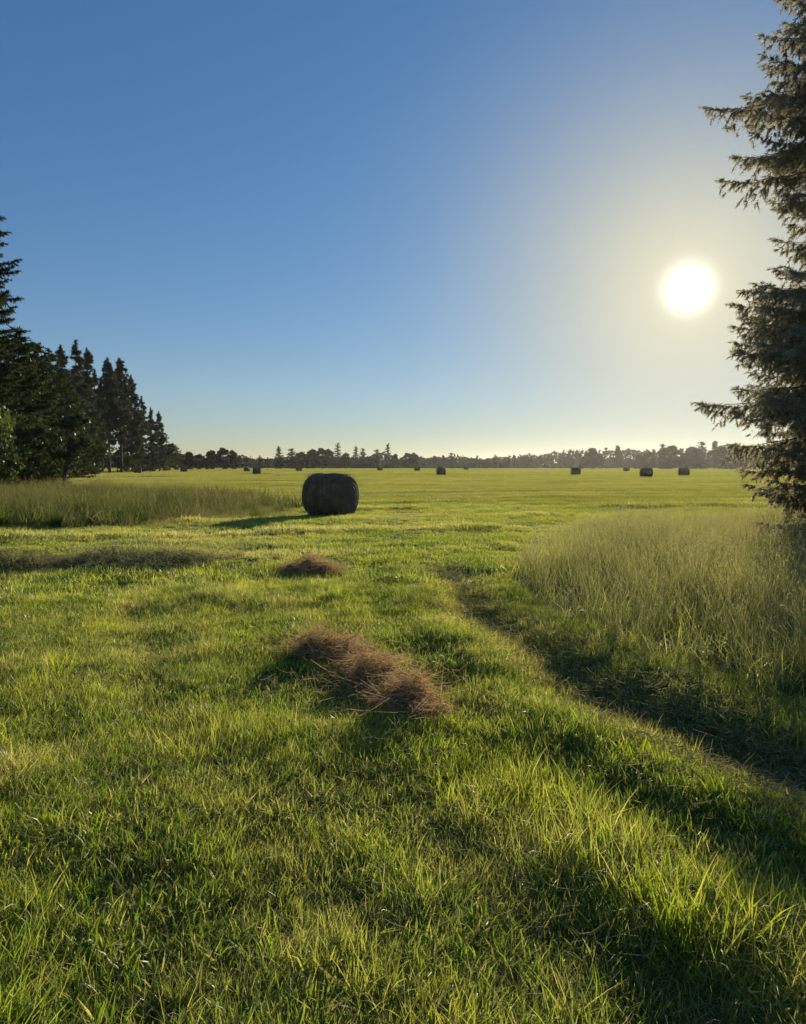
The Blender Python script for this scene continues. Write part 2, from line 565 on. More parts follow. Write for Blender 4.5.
BALE_X, BALE_Y = at(330.5, 25.9), 25.9
PILES = [(-0.62, 6.35), (-0.10, 5.45), (-1.28, 11.3)]


def tracks(x, y):
    """how strongly a spot is driven over, 0..1"""
    t = 0.95 * np.exp(-(seg_dist(x, y, RUT_RIGHT) / 0.33) ** 2) * (1 - 0.75 * smooth(8, 14, y))
    t = np.maximum(t, 0.5 * np.exp(-(seg_dist(x, y, RUT_LEFT) / 0.2) ** 2))
    t = np.maximum(t, 0.35 * np.exp(-(seg_dist(x, y, RUT_MID) / 0.2) ** 2))
    return t


def windrow(x, y):
    """lines of cut grass left by the mower, curving round the field, 0..1"""
    p = (y - 0.30 * x + 0.010 * x * np.abs(x) * (y < 60) + 1.6 * vnoise(x * .05, y * .05, 66, 2)) / 4.6
    f = np.abs(p - np.round(p)) * 4.6
    return np.exp(-(f / 0.45) ** 2) * np.clip(0.65 + 0.9 * vnoise(x * .12, y * .4, 67, 2), 0, 1)


def tall_mask(x, y):
    return inside(x, y, POLY_RIGHT) | inside(x, y, POLY_LEFT)


def streaks(x, y):
    """bands of stronger and weaker regrowth that follow the wheel tracks, 0..1"""
    d = seg_dist(x, y, RUT_RIGHT) * np.where(x < np.interp(y, [q[1] for q in RUT_RIGHT[::-1]], [q[0] for q in RUT_RIGHT[::-1]]), 1, -1)
    v = np.sin(d * 6.283 / 1.15 + 1.1 * vnoise(x * .35, y * .35, 91, 2) + .4) + .55 * np.sin(d * 6.283 / .52 + 2.0 * vnoise(x * .5, y * .5, 93, 2))
    return np.clip(.46 + .32 * v + .55 * vnoise(x * 1.6, y * 1.6, 95, 3), 0, 1)


# short uncut grass round the photographer
NEAR_KINDS = [  # blades, radius, length range, width range, dry share, lean, curl
    (18, .060, .06, .18, .0035, .0075, .08, .45, 2.2),
    (18, .060, .06, .20, .0030, .0070, .12, .60, 2.4),
    (14, .070, .10, .24, .0035, .0070, .15, .75, 2.2),
    (24, .055, .03, .12, .0040, .0090, .06, .60, 2.2),
    (24, .070, .03, .11, .0060, .0120, .05, .85, 1.8),
    (12, .080, .08, .22, .0022, .0045, .55, .95, 1.4),
    (16, .050, .08, .22, .0035, .0080, .06, .40, 2.6),
    (22, .065, .04, .15, .0040, .0085, .18, .70, 2.4),
    (30, .065, .03, .09, .0090, .0180, .04, .85, 1.4),
    (26, .065, .03, .11, .0070, .0140, .08, .90, 1.8),
    (20, .060, .06, .16, .0040, .0090, .10, .65, 2.3)]
near = clump_set('near_tuft', 11, lambda s: (lambda k: grass_clump(s, k[0], k[1], k[2], k[3], k[4], k[5], 3, k[6], k[7], k[8], mat=M_GRASS))(NEAR_KINDS[int(s[-2:])]))
x, y = wedge(78000, 0.6, 10.5)
tm = tall_mask(x, y); tr = tracks(x, y)
nz = vnoise(x * 1.3, y * 1.3, 31, 3); nb = vnoise(x * 0.5, y * 0.5, 40, 2)
keep = ~tm & (rng.random(len(x)) < (1 - 0.12 * tr) * (0.9 + 0.25 * nz))
x, y, tr, nz, nb = x[keep], y[keep], tr[keep], nz[keep], nb[keep]
ls = streaks(x, y)
s = np.clip(0.50 + 0.60 * ls + 0.75 * nz + 0.5 * vnoise(x * 4, y * 4, 53, 2), 0.34, 1.6) * (0.60 + 0.26 * (1 - smooth(2.6, 4.4, np.hypot(x, y) - 0.25 * x))) * (1 - 0.30 * tr) * rng.uniform(0.65, 1.3, len(x))
tint = np.clip(0.5 * tr + 1.3 * np.maximum(vnoise(x * 0.8, y * 0.8, 77, 3) - 0.12, 0) + 1.0 * np.maximum(vnoise(x * 3.1, y * 3.1, 79, 2) - 0.2, 0)
               + 0.5 * np.exp(-((x + 3.4) / 1.8) ** 2 - ((y - 7.6) / 2.4) ** 2) * (.7 + .9 * vnoise(x * 2.5, y * 2.5, 85, 2)) + np.where(rng.random(len(x)) < .06, .55, 0) + rng.normal(0, .05, len(x)), 0, 0.85)
scatter('meadow_grass', near, 11, x, y, s, tint, 0.18, 'lush ankle-high green meadow grass round the wheel tracks', 'grass', lush=np.clip(ls + rng.normal(0, .12, len(x)), 0, 1))

# low dense bottom growth under it
under = clump_set('bottom_tuft', 5, lambda s: grass_clump(s, 30, 0.075, 0.02, 0.085, 0.0035, 0.0085, 2, 0.12, 0.8, 1.6, mat=M_GRASS))
x, y = wedge(42000, 0.8, 10.3)
keep = ~inside(x, y, POLY_RIGHT) & (rng.random(len(x)) < (1 - .75 * np.exp(-(seg_dist(x, y, RUT_RIGHT) / .22) ** 2)) * np.clip(1.0 + .9 * vnoise(x * 1.1, y * 1.1, 83, 2), .25, 1))
x, y = x[keep], y[keep]
ls = streaks(x, y)
scatter('bottom_grass', under, 5, x, y, rng.uniform(.6, 1.35, len(x)), np.clip(.45 * tracks(x, y) + .9 * np.maximum(vnoise(x * 2.2, y * 2.2, 81, 3) - .1, 0), 0, .7), 0.2,
        'short dense bottom grass filling the sward between the taller blades', 'grass', lush=np.clip(ls + rng.normal(0, .12, len(x)), 0, 1))

# dead bits of last year's grass lying in the sward
n = 24000
px, py = wedge(n, 1.6, 9.5); n = len(px)
k = ~tall_mask(px, py) & (rng.random(n) < 0.35 + 0.9 * vnoise(px * 1.2, py * 1.2, 60, 2) + .4 * np.exp(-((px + 3) / 1.8) ** 2 - ((py - 7) / 2.5) ** 2))
px, py = px[k], py[k]; n = len(px)
pos = np.stack([px, py, height(px, py) + rng.uniform(.02, .10, n)], 1)
V, F, hue = strands(n, pos, rng.uniform(0, 6.283, n), rng.normal(0, .45, n), rng.uniform(.03, .16, n), rng.uniform(.0015, .0032, n))
o = link('dead_grass', mesh_np('dead_grass', V, F, {'hue': hue}), M_CUT)
tag(o, 'pale dead stalks scattered through the green meadow grass', 'dead grass', kind='stuff')

# grass between ten and thirty metres
mid = clump_set('mid_tuft', 8, lambda s: grass_clump(s, 44, 0.16, 0.05, 0.16, 0.007, 0.018, 3, 0.16, 0.75, 1.8, mat=M_MID))
x, y = wedge(52000, 9.8, 34)
keep = (~tall_mask(x, y) | inside(x, y, POLY_LEFT)) & (np.hypot(x - BALE_X, y - BALE_Y) > 0.7)
x, y = x[keep], y[keep]
tr = tracks(x, y); nz = vnoise(x * 0.7, y * 0.7, 31, 3)
mown = smooth(10.5, 14.5, np.hypot(x, y) + 1.2 * vnoise(x * 0.3, y * 0.3, 8, 2) - 0.12 * x)
s = np.clip(0.9 + 0.7 * nz + .35 * vnoise(x * 2.5, y * 2.5, 54, 2), 0.35, 1.6) * (1 - 0.55 * tr) * (1 - 0.3 * mown)
rows = windrow(x, y)
s = s * (1 + 0.9 * rows * mown)
tint = np.clip(0.35 * tr + mown * (0.16 + 0.40 * rows) + 0.5 * vnoise(x * 0.5, y * 0.5, 77, 3) + 0.45 * np.exp(-((x + 4) / 2.5) ** 2 - ((y - 13) / 1.6) ** 2) * (0.6 + vnoise(x * 2, y * 2, 3, 2)), 0, 0.8)
scatter('cut_grass', mid, 8, x, y, s, tint, 0.15, 'short yellow-green mown grass between the hay piles and the big bale', 'grass',
        lush=np.clip(streaks(x, y) * (1 - mown) + mown * (.62 + .5 * vnoise(x * .3, y * 1.1, 97, 3)), 0, 1))

# the mown field out to the trees
patch_a = clump_set('field_patch', 5, lambda s: grass_clump(s, 170, 0.62, 0.05, 0.16, 0.016, 0.03, 2, 0.12, 0.45, 1.2, True, M_FIELD))
x, y = wedge(46000, 31, 110)
wr = windrow(x, y)
wl = np.maximum(np.exp(-((seg_dist(x, y, RUT_FAR) - .95) / .35) ** 2), .8 * np.exp(-((seg_dist(x + 6, y, RUT_FAR) - .95) / .35) ** 2))
scatter('field_grass', patch_a, 5, x, y, np.stack([np.ones(len(x)), np.ones(len(x)), 0.85 + 0.35 * vnoise(x * .1, y * .25, 5, 2) + 1.1 * wr - .45 * wl], 1),
        np.clip(0.12 + 0.4 * vnoise(x * 0.06, y * 0.2, 71, 3) + .5 * wr + .4 * wl, 0, .85), 0.0, 'yellow-green mown hayfield with pale mower lines beyond the big bale', 'grass')
patch_b = clump_set('far_patch', 3, lambda s: grass_clump(s, 2600, 6.5, 0.08, 0.22, 0.05, 0.10, 1, 0.12, 0.4, 0.5, True, M_FIELD))
x, y = wedge(5200, 100, 720, R(34))
scatter('distant_field_grass', patch_b, 3, x, y, np.ones(len(x)), np.clip(0.15 + 0.3 * vnoise(x * 0.02, y * 0.05, 71, 3), 0, .5), 0.0,
        'pale far part of the mown hayfield below the treeline', 'grass')

# tall uncut grass
tallc = clump_set('tall_tuft', 8, lambda s: tall_clump(s, 8, 0.2, 0.35, 1.05, M_TALL, 1.0, .9))
x = rng.uniform(1, 24, 15000); y = rng.uniform(2.5, 26, 15000)
x = x + rng.normal(0, .15, len(x))
dd = np.hypot(x, y)
keep = inside(x, y, POLY_RIGHT) & (rng.random(len(x)) < np.clip(1.1 - dd / 34, 0.25, 1)) & (np.abs(np.arctan2(x, y)) < R(46))
x, y = x[keep], y[keep]
edge = smooth(0.0, 1.6, seg_dist(x, y, POLY_RIGHT + POLY_RIGHT[:1]))
nz = vnoise(x * .6, y * .6, 15, 3)
far_short = 1 - 0.35 * smooth(13, 22, np.hypot(x, y))
s = (0.62 + 0.36 * edge) * np.clip(0.95 + 0.35 * nz, .5, 1.3) * far_short
scatter('tall_grass', tallc, 8, x, y, s, np.clip(0.25 + 0.45 * nz + .3 * vnoise(x * 2.2, y * 2.2, 19, 2), 0, .75), 0.2, 'tall wispy uncut grass with beige seed heads beside the dark wheel track', 'grass')

leafy = clump_set('leafy_tuft', 6, lambda s: grass_clump(s, 42, 0.2, 0.12, 0.46, 0.004, 0.011, 3, 0.22, 0.6, 1.9, mat=M_MID))
x = rng.uniform(.8, 24, 9500); y = rng.uniform(2.5, 26, 9500)
x = x + rng.normal(0, .18, len(x))
keep = inside(x, y, POLY_RIGHT) & (np.abs(np.arctan2(x, y)) < R(46)) & (rng.random(len(x)) < .75 + .5 * vnoise(x * .9, y * .9, 25, 2))
x, y = x[keep], y[keep]
scatter('leafy_undergrowth', leafy, 6, x, y, np.clip(0.95 + .6 * vnoise(x * 1.2, y * 1.2, 26, 2), .4, 1.6), np.clip(.30 + .6 * vnoise(x * 1.1, y * 1.1, 27, 3), 0, .8), .2,
        'lower yellow-green leafy growth under the wispy tall grass beside the track', 'undergrowth')

tallg = clump_set('verge_tuft', 6, lambda s: tall_clump(s, 22, 0.35, 0.35, 0.95, M_VERGE, 0.30, .30))
x = rng.uniform(-45, -2, 9500); y = rng.uniform(19, 52, 9500)
keep = inside(x + rng.normal(0, .7, 9500), y + .9 * vnoise(x * .8, y * .2, 70, 2) + rng.normal(0, .25, 9500), POLY_LEFT) & (rng.random(9500) < .85 + .5 * vnoise(x * .5, y * .5, 72, 2)) & (np.abs(np.arctan2(x, y)) < R(42))
x, y = x[keep], y[keep]
nz = vnoise(x * .35, y * .35, 15, 3)
s = np.clip(0.85 + 0.35 * nz + .35 * vnoise(x * 1.3, y * 1.3, 16, 2), .4, 1.35) * (0.75 + 0.3 * smooth(-3, -12, x)) * (0.58 + 0.42 * smooth(0, 2.0, seg_dist(x, y, POLY_LEFT + POLY_LEFT[:1])))
scatter('verge_grass', tallg, 6, x, y, s, np.clip(0.05 + 0.50 * smooth(-11, -5, x) + .5 * nz + rng.normal(0, .1, len(x)), 0, .8), 0.1,
        'strip of tall green and brown grass along the field edge left of the big bale', 'grass')

strawc = clump_set('straw_tuft', 4, lambda s: tall_clump(s, 22, 0.22, 0.4, 0.9, M_TALL, .9, 1.6))
x = np.concatenate([rng.normal(-4.3, .55, 26), rng.normal(-6.2, .9, 16), rng.normal(-3.2, .5, 10)]); y = 12.9 + rng.normal(0, .3, len(x)) + .2 * (x + 4)
scatter('straw_tufts', strawc, 4, x, y, rng.uniform(.3, .6, len(x)), rng.uniform(.4, .8, len(x)), .3,
        'pale sunlit straw-coloured grass standing along the cut swath', 'dry grass')

weedc = clump_set('weed_tuft', 4, lambda s: grass_clump(s, 60, 0.3, 0.2, 0.75, 0.02, 0.05, 3, 0.06, 0.5, 1.6, mat=M_VERGE))
x = rng.uniform(-30, -4, 2600); y = rng.uniform(19, 40, 2600)
keep = inside(x, y, POLY_LEFT) & (rng.random(2600) < smooth(-5, -11, x) * .9 + .08)
x, y = x[keep], y[keep]
scatter('verge_weeds', weedc, 4, x, y, rng.uniform(.5, 1.25, len(x)), np.clip(rng.normal(.05, .12, len(x)), 0, .5), 0.15,
        'dark green leafy weeds among the tall verge grass below the wood edge', 'weeds')

# ------------------------------------------------------------------ hay piles
def hay_pile(name, lobes, n, label, mat, group, slen=(0.08, 0.32), wid=(0.002, 0.0048), seed=0):
    """lobes: (x, y, rx, ry, rot, h). A matted mound with loose strands over it."""
    cx = sum(l[0] for l in lobes) / len(lobes); cy = sum(l[1] for l in lobes) / len(lobes)
    cz = ground(cx, cy)

    def prof(x, y):
        z = np.full(np.shape(x), -1.0)
        for (lx, ly, rx, ry, ro, h) in lobes:
            c, s = math.cos(ro), math.sin(ro)
            u = ((x - lx) * c + (y - ly) * s) / rx; v = (-(x - lx) * s + (y - ly) * c) / ry
            q = 1 - (u * u + v * v)
            z = np.maximum(z, np.where(q > 0, h * np.sqrt(np.clip(q, 0, 1)) ** 1.1, q * h * .6))
        return z + 0.20 * vnoise(x * 5.5, y * 5.5, seed, 3) * smooth(-.05, .08, z)
    x0 = min(l[0] - max(l[2], l[3]) for l in lobes) - .1; x1 = max(l[0] + max(l[2], l[3]) for l in lobes) + .1
    y0 = min(l[1] - max(l[2], l[3]) for l in lobes) - .1; y1 = max(l[1] + max(l[2], l[3]) for l in lobes) + .1
    m = 46
    X, Y = np.meshgrid(np.linspace(x0, x1, m), np.linspace(y0, y1, m))
    Z = prof(X, Y)
    gz = height(X, Y)
    ok = Z > -0.06
    q = (np.arange(m - 1)[:, None] * m + np.arange(m - 1)[None]).ravel()
    Q = np.stack([q, q + 1, q + m + 1, q + m], 1)
    Q = Q[ok.ravel()[Q].all(1)]
    used = np.unique(Q); remap = np.full(m * m, -1); remap[used] = np.arange(len(used))
    V = np.stack([X - cx, Y - cy, gz + np.maximum(Z, -.06) * .7 - cz], -1).reshape(-1, 3)[used]
    root = bpy.data.objects.new(name, None); COL.objects.link(root)
    root.location = (cx, cy, cz); root.empty_display_size = .2
    tag(root, label, 'hay pile', group)
    link('mound', mesh_np('mound', V, remap[Q], smooth_shade=True), M_MOUND if mat is M_HAY else M_GROUND, root)
    px = rng.uniform(x0, x1, n * 3); py = rng.uniform(y0, y1, n * 3); pz = prof(px, py)
    k = np.where(pz > -0.05)[0][:n]
    px, py, pz = px[k], py[k], pz[k]
    m = n // 7                                     # stalks blown off the heap
    li = rng.integers(0, len(lobes), m); lb = np.array(lobes)
    sx = lb[li, 0] + rng.normal(0, 1, m) * (lb[li, 2] * .85 + .06); sy = lb[li, 1] + rng.normal(0, 1, m) * (lb[li, 3] * .85 + .06)
    px = np.concatenate([px, sx]); py = np.concatenate([py, sy]); pz = np.concatenate([pz, np.maximum(prof(sx, sy), .05)])
    pos = np.stack([px - cx, py - cy, height(px, py) - cz + np.maximum(pz, 0) * .85 + rng.uniform(-.03, .07, len(px))], 1)
    V, F, hue = strands(len(px), pos, rng.uniform(0, 6.283, len(px)), rng.normal(0, .33, len(px)), rng.uniform(*slen, len(px)), rng.uniform(*wid, len(px)))
    s = link('loose_straw', mesh_np('loose_straw', V, F, {'hue': hue}), mat, root)
    s['kind'] = 'stuff'
    return root


hay_pile('hay_pile', [(-0.60, 6.35, .24, .18, 0.2, .18), (-0.36, 6.05, .10, .14, .3, .06), (-0.19, 5.65, .15, .22, .3, .16), (0.0, 5.12, .15, .36, 0.45, .12)], 5200,
         'large reddish-brown heap of dry hay on the green grass, biggest in front', M_HAY, 'piles of leftover hay', seed=2)
hay_pile('hay_pile', [(-1.40, 11.4, .30, .22, 0.1, .13), (-1.12, 11.1, .24, .2, -.3, .11)], 1500,
         'small brown clump of dry hay lying between the larger heap and the bale', M_HAY, 'piles of leftover hay', seed=4)
hay_pile('cut_grass_swath', [(-6.5, 12.4, 1.3, .5, .08, .15), (-4.7, 12.9, .8, .5, .5, .09), (-3.6, 12.4, .5, .5, -.4, .08)], 6500,
         'long low swath of pale cut grass with a dark shaded side, below the tall verge', M_CUT, 'piles of leftover hay', (0.14, 0.4), (.005, .010), seed=8)

# loose clippings left on the wheel track
n = 7500
t = rng.random(n) * (len(RUT_RIGHT) - 4) + 1; i = t.astype(int); f = t - i
A = np.array(RUT_RIGHT)
px = A[i, 0] * (1 - f) + A[i + 1, 0] * f + rng.normal(0, .26, n); py = A[i, 1] * (1 - f) + A[i + 1, 1] * f + rng.normal(0, .32, n)
pos = np.stack([px, py, height(px, py) + rng.uniform(.01, .07, n)], 1)
V, F, hue = strands(n, pos, rng.uniform(0, 6.283, n), rng.normal(0, .25, n), rng.uniform(.05, .17, n), rng.uniform(.003, .006, n))
o = link('grass_clippings', mesh_np('grass_clippings', V, F, {'hue': hue}), M_CUT)
tag(o, 'dry grass clippings strewn along the dark wheel track', 'clippings', kind='stuff')

# ------------------------------------------------------------------ bales
def bale_meshes(seed, na=64, nl=26, Rr=0.73, Ln=1.42):
    r2 = np.random.default_rng(seed)
    a = np.linspace(0, 2 * np.pi, na, endpoint=False)
    u = np.linspace(-1, 1, nl)
    prof = Rr * (1 - 0.16 * np.abs(u) ** 7) * (1 + 0.015 * np.sin(u * 9))
    A, U = np.meshgrid(a, u)
    rr = prof[:, None] * (1 + 0.022 * vnoise(U * 3 + 5, np.cos(A) * 2.2 + np.sin(A) * 1.7, seed, 3) + .012 * vnoise(U * 9, A * 4, seed + 3, 2))
    X = U * Ln / 2; Y = rr * np.cos(A); Z = rr * np.sin(A)
    low = Z < -Rr * .86
    Z = np.where(low, -Rr * .86 + (Z + Rr * .86) * .25, Z)      # settled on the ground
    V = np.stack([X, Y, Z + Rr * .88], -1).reshape(-1, 3)
    F = []
    for i in range(nl - 1):
        for j in range(na):
            F.append((i * na + j, i * na + (j + 1) % na, (i + 1) * na + (j + 1) % na, (i + 1) * na + j))
    roll = mesh_np('roll', V, F, smooth_shade=True)
    ends = []
    for s, row in ((-1, 0), (1, nl - 1)):
        ring = V.reshape(nl, na, 3)[row]
        c = ring.mean(0); k = 12
        EV, EF = [], []
        for q in range(k + 1):
            f = 1 - q / k
            b = np.array([s * (0.07 * (1 - f ** 2) + 0.012 * math.sin(q * 2.2)), 0, 0])
            EV.append(c + (ring - c) * max(f, .01) + b + np.array([s * .002, 0, 0]))
        EV = np.vstack(EV)
        for q in range(k):
            for j in range(na):
                t = (q * na + j, q * na + (j + 1) % na, (q + 1) * na + (j + 1) % na, (q + 1) * na + j)
                EF.append(t if s > 0 else t[::-1])
        ends.append(mesh_np('end_face', EV, EF, smooth_shade=True))
    # wisps sticking out of the skin
    n = 1500
    an = r2.uniform(-.4, 3.6, n); uu = r2.uniform(-1, 1, n)
    pos = np.stack([uu * Ln / 2, Rr * .98 * np.cos(an), Rr * .98 * np.sin(an) + Rr * .88], 1)
    V2, F2, hue = strands(n, pos, r2.uniform(0, 6.28, n), r2.normal(.1, .5, n), r2.uniform(.08, .26, n), r2.uniform(.004, .009, n))
    wisps = mesh_np('loose_straw', V2, F2, {'hue': hue})
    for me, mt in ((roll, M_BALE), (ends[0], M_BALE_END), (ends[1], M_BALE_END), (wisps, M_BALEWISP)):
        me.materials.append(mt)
    return roll, ends, wisps


M_BALEWISP = straw_mat('bale_wisps', (0.10, 0.075, 0.045), (0.30, 0.23, 0.13), (0.40, 0.30, 0.15))
B_ROLL, B_ENDS, B_WISPS = bale_meshes(3)


def bale(px, d, rot, label, wisps=False, scale=1.0):
    x = at(px, d)
    root = bpy.data.objects.new('hay_bale', None); COL.objects.link(root)
    root.location = (x, d, ground(x, d) - 0.03); root.rotation_euler = (0, 0, rot); root.scale = (scale,) * 3
    tag(root, label, 'hay bale', 'round hay bales on the mown field')
    link('roll', B_ROLL, None, root)
    for e in B_ENDS: link('end_face', e, None, root)
    if wisps:
        w = link('loose_straw', B_WISPS, None, root); w['kind'] = 'stuff'
    return root


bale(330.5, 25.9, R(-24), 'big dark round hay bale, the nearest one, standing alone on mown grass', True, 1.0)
for px, d, rot, lab in [
    (77, 118, 1.2, 'tiny dark bale half hidden beside the leaning trunk at the wood edge'),
    (138, 172, 0.3, 'tiny dark bale at the foot of the tall pines'),
    (184, 205, 0.5, 'tiny dark bale just past the end of the pines, alone'),
    (247, 225, 1.3, 'smaller and more distant bale of the close pair left of the big bale'),
    (257, 150, 0.2, 'front bale of the close pair left of the big bale'),
    (299, 240, 0.9, 'small bale showing just beyond the big bale on its left'),
    (380, 255, 0.4, 'first small bale to the right of the big bale'),
    (417, 240, 0.9, 'second small bale to the right of the big bale, near a tall dark spruce'),
    (441, 135, 0.1, 'squat dark bale in the middle of the field where faint tractor lines start'),
    (466, 290, 0.5, 'very small distant bale right of the squat dark one'),
    (575.5, 140, 0.15, 'hazy bale below the rounded far trees, leftmost of the right-hand four'),
    (626, 230, 0.6, 'faintest bale of the right-hand four, near the treeline'),
    (646, 112, 0.2, 'largest bale of the right-hand four, below the sun'),
    (683.5, 128, 0.1, 'rightmost bale, nearest to the big spruce'),
]:
    bale(px, d, rot, lab)

# ------------------------------------------------------------------ trees
def needles(start, dirs, lens, per, nl, nw, droop, r2, spread=0.75):
    T = len(start)
    u = r2.random((T, per)); 
    base = start[:, None] + dirs[:, None] * (u * lens[:, None])[..., None]
    base[..., 2] -= droop * lens[:, None] * u ** 2
    d = dirs[:, None] + r2.normal(0, spread, (T, per, 3)); d[..., 2] -= 0.25
    d /= np.linalg.norm(d, axis=2)[..., None] + 1e-9
    s = np.cross(d, r2.normal(0, 1, (T, per, 3))); s /= np.linalg.norm(s, axis=2)[..., None] + 1e-9
    ln = (nl * r2.uniform(.6, 1.3, (T, per)))[..., None]
    a = base - s * nw * .5; b = base + s * nw * .5; c = base + d * ln
    V = np.stack([a, b, c], 2).reshape(-1, 3)
    hue = np.repeat(np.repeat(r2.random(T), per) * .7 + r2.random(T * per) * .3, 3)
    return V, np.arange(len(V)).reshape(-1, 3), hue


def spruce_meshes(H, Rb, z0, seed, dz=0.4, nb=7, tw=0.16, per=22, nl=0.05, nw=0.012, droop=.35, power=.8, irregular=.25, env=None, hang=6):
    r2 = np.random.default_rng(seed)
    wood = [tube([(0, 0, -.2), (0, 0, .3), (0.02, 0, H * .3), (-.02, .02, H * .6), (0, 0, H)], [H * .018 + .05, H * .014 + .03, H * .010, H * .006, .008], 9)]
    S, D, Ln = [], [], []
    z = z0
    while z < H - .15:
        k = 1 - (z - z0) / (H - z0)
        Lw = Rb * (k ** power) * r2.uniform(1 - irregular, 1.05) + .12
        if env: Lw = float(np.interp(z - .15, env[0], env[1]) * .93) * r2.uniform(1 - irregular, 1.05)
        m = max(3, int(nb * (.55 + .45 * k)))
        a0 = r2.uniform(0, 6.28)
        for j in range(m):
            a = a0 + 6.283 * j / m + r2.normal(0, .22)
            L = Lw * r2.uniform(.72, 1.12); zz = z + r2.uniform(-.5, .5) * dz
            rise = (.25 * (1 - k) if env is None else .05) - droop * (.35 + .65 * k) * r2.uniform(.7, 1.3)
            ss = np.arange(.10, 1.0001, max(tw / L, .02))
            def path(s):
                return np.stack([np.cos(a) * L * s, np.sin(a) * L * s, zz + L * (rise * s ** 1.15 + .16 * s ** 4)], -1)
            P = path(ss)
            wood.append(tube(path(np.array([0, .3, .6, .88])), [.008 + .010 * L, .005 + .006 * L, .003 + .003 * L, .002], 4))
            T = np.gradient(P, axis=0) if len(P) > 1 else np.array([[np.cos(a), np.sin(a), 0]])
            T /= np.linalg.norm(T, axis=1)[:, None] + 1e-9
            side = np.array([-np.sin(a), np.cos(a), 0])
            for sg in (-1, 1):
                q = P + r2.normal(0, .02, P.shape)
                d = T * .75 + sg * side * r2.uniform(.5, .95, (len(P), 1)); d[:, 2] -= r2.uniform(.05, .5, len(P))
                d /= np.linalg.norm(d, axis=1)[:, None]
                S.append(q); D.append(d); Ln.append((.10 + .34 * L * (1 - ss) ** .8 * np.minimum(1, ss * 3.5)) * r2.uniform(.6, 1.2, len(P)))
            # along the branch itself
            S.append(P); D.append(T); Ln.append(np.full(len(P), tw * 1.6))
        z += dz * r2.uniform(.75, 1.25) * (.6 + .4 * k)
    S = np.vstack(S); D = np.vstack(D); Ln = np.concatenate(Ln)
    # hanging side sprigs on long twigs
    big = np.where(Ln > tw * 1.8)[0]
    rep = np.repeat(big, np.clip((Ln[big] / tw).astype(int), 1, hang))
    u = r2.random(len(rep))
    S2 = S[rep] + D[rep] * (u * Ln[rep])[:, None]; S2[:, 2] -= .3 * Ln[rep] * u ** 2
    D2 = D[rep] * .6 + r2.normal(0, .5, (len(rep), 3)); D2[:, 2] -= .55
    D2 /= np.linalg.norm(D2, axis=1)[:, None]
    S = np.vstack([S, S2]); D = np.vstack([D, D2]); Ln = np.concatenate([Ln, r2.uniform(.6, 1.3, len(rep)) * tw])
    V, F, hue = needles(S, D, Ln, per, nl, nw, .3, r2)
    wv, wf = join(wood)
    return mesh_np('trunk', wv, wf, smooth_shade=True), mesh_np('crown', V, F, {'hue': hue})


def leaf_cards(C, size, r2, flat=.0):
    n = len(C)
    d = r2.normal(0, 1, (n, 3)); d /= np.linalg.norm(d, axis=1)[:, None]
    s = np.cross(d, r2.normal(0, 1, (n, 3))); s /= np.linalg.norm(s, axis=1)[:, None] + 1e-9
    sz = (size * r2.uniform(.6, 1.4, n))[:, None]
    V = np.stack([C - d * sz * .6, C + s * sz * .38, C + d * sz * .7, C - s * sz * .38], 1).reshape(-1, 3)
    return V, np.arange(n * 4).reshape(-1, 4)


def broadleaf_meshes(H, W, seed, nclump=40, per=70, leaf=.12, base=.15, lean=0.0, trunk_r=.12, clump_r=.28, round_=1.0):
    r2 = np.random.default_rng(seed)
    top = np.array([lean, 0, H])
    wood = [tube([(0, 0, -.2), (lean * .2, 0, H * .3), (lean * .6, .03, H * .6), (lean * .9, 0, H * .88)], [trunk_r, trunk_r * .75, trunk_r * .5, trunk_r * .12], 8)]
    C, hue = [], []
    for i in range(nclump):
        u = r2.random() ** .8
        z = H * (base + (1 - base) * u)
        prof = (math.sin(math.pi * min(.06 + .9 * u, .98)) ** .7) * round_ + (1 - round_) * (1 - u)
        a = r2.uniform(0, 6.283); rr = W * prof * r2.uniform(.35, 1.0)
        c = np.array([math.cos(a) * rr + lean * z / H, math.sin(a) * rr, z])
        st = np.array([lean * z / H * .7, 0, max(z * .55, H * .08)])
        wood.append(tube([st, st * .5 + c * .5 + r2.normal(0, .04, 3) * W, c], [trunk_r * .3, trunk_r * .18, trunk_r * .05], 4))
        cr = clump_r * W * r2.uniform(.6, 1.3)
        m = int(per * r2.uniform(.6, 1.3))
        p = r2.normal(0, 1, (m, 3)); p /= np.linalg.norm(p, axis=1)[:, None]
        p *= (cr * r2.random(m) ** .45)[:, None]; p[:, 2] *= .7
        C.append(c + p); hue.append(np.full(m, r2.random() * .6) + r2.random(m) * .4)
    C = np.vstack(C); hue = np.concatenate(hue)
    V, F = leaf_cards(C, leaf, r2)
    wv, wf = join(wood)
    return mesh_np('trunk', wv, wf, smooth_shade=True), mesh_np('crown', V, F, {'hue': np.repeat(hue, 4)})


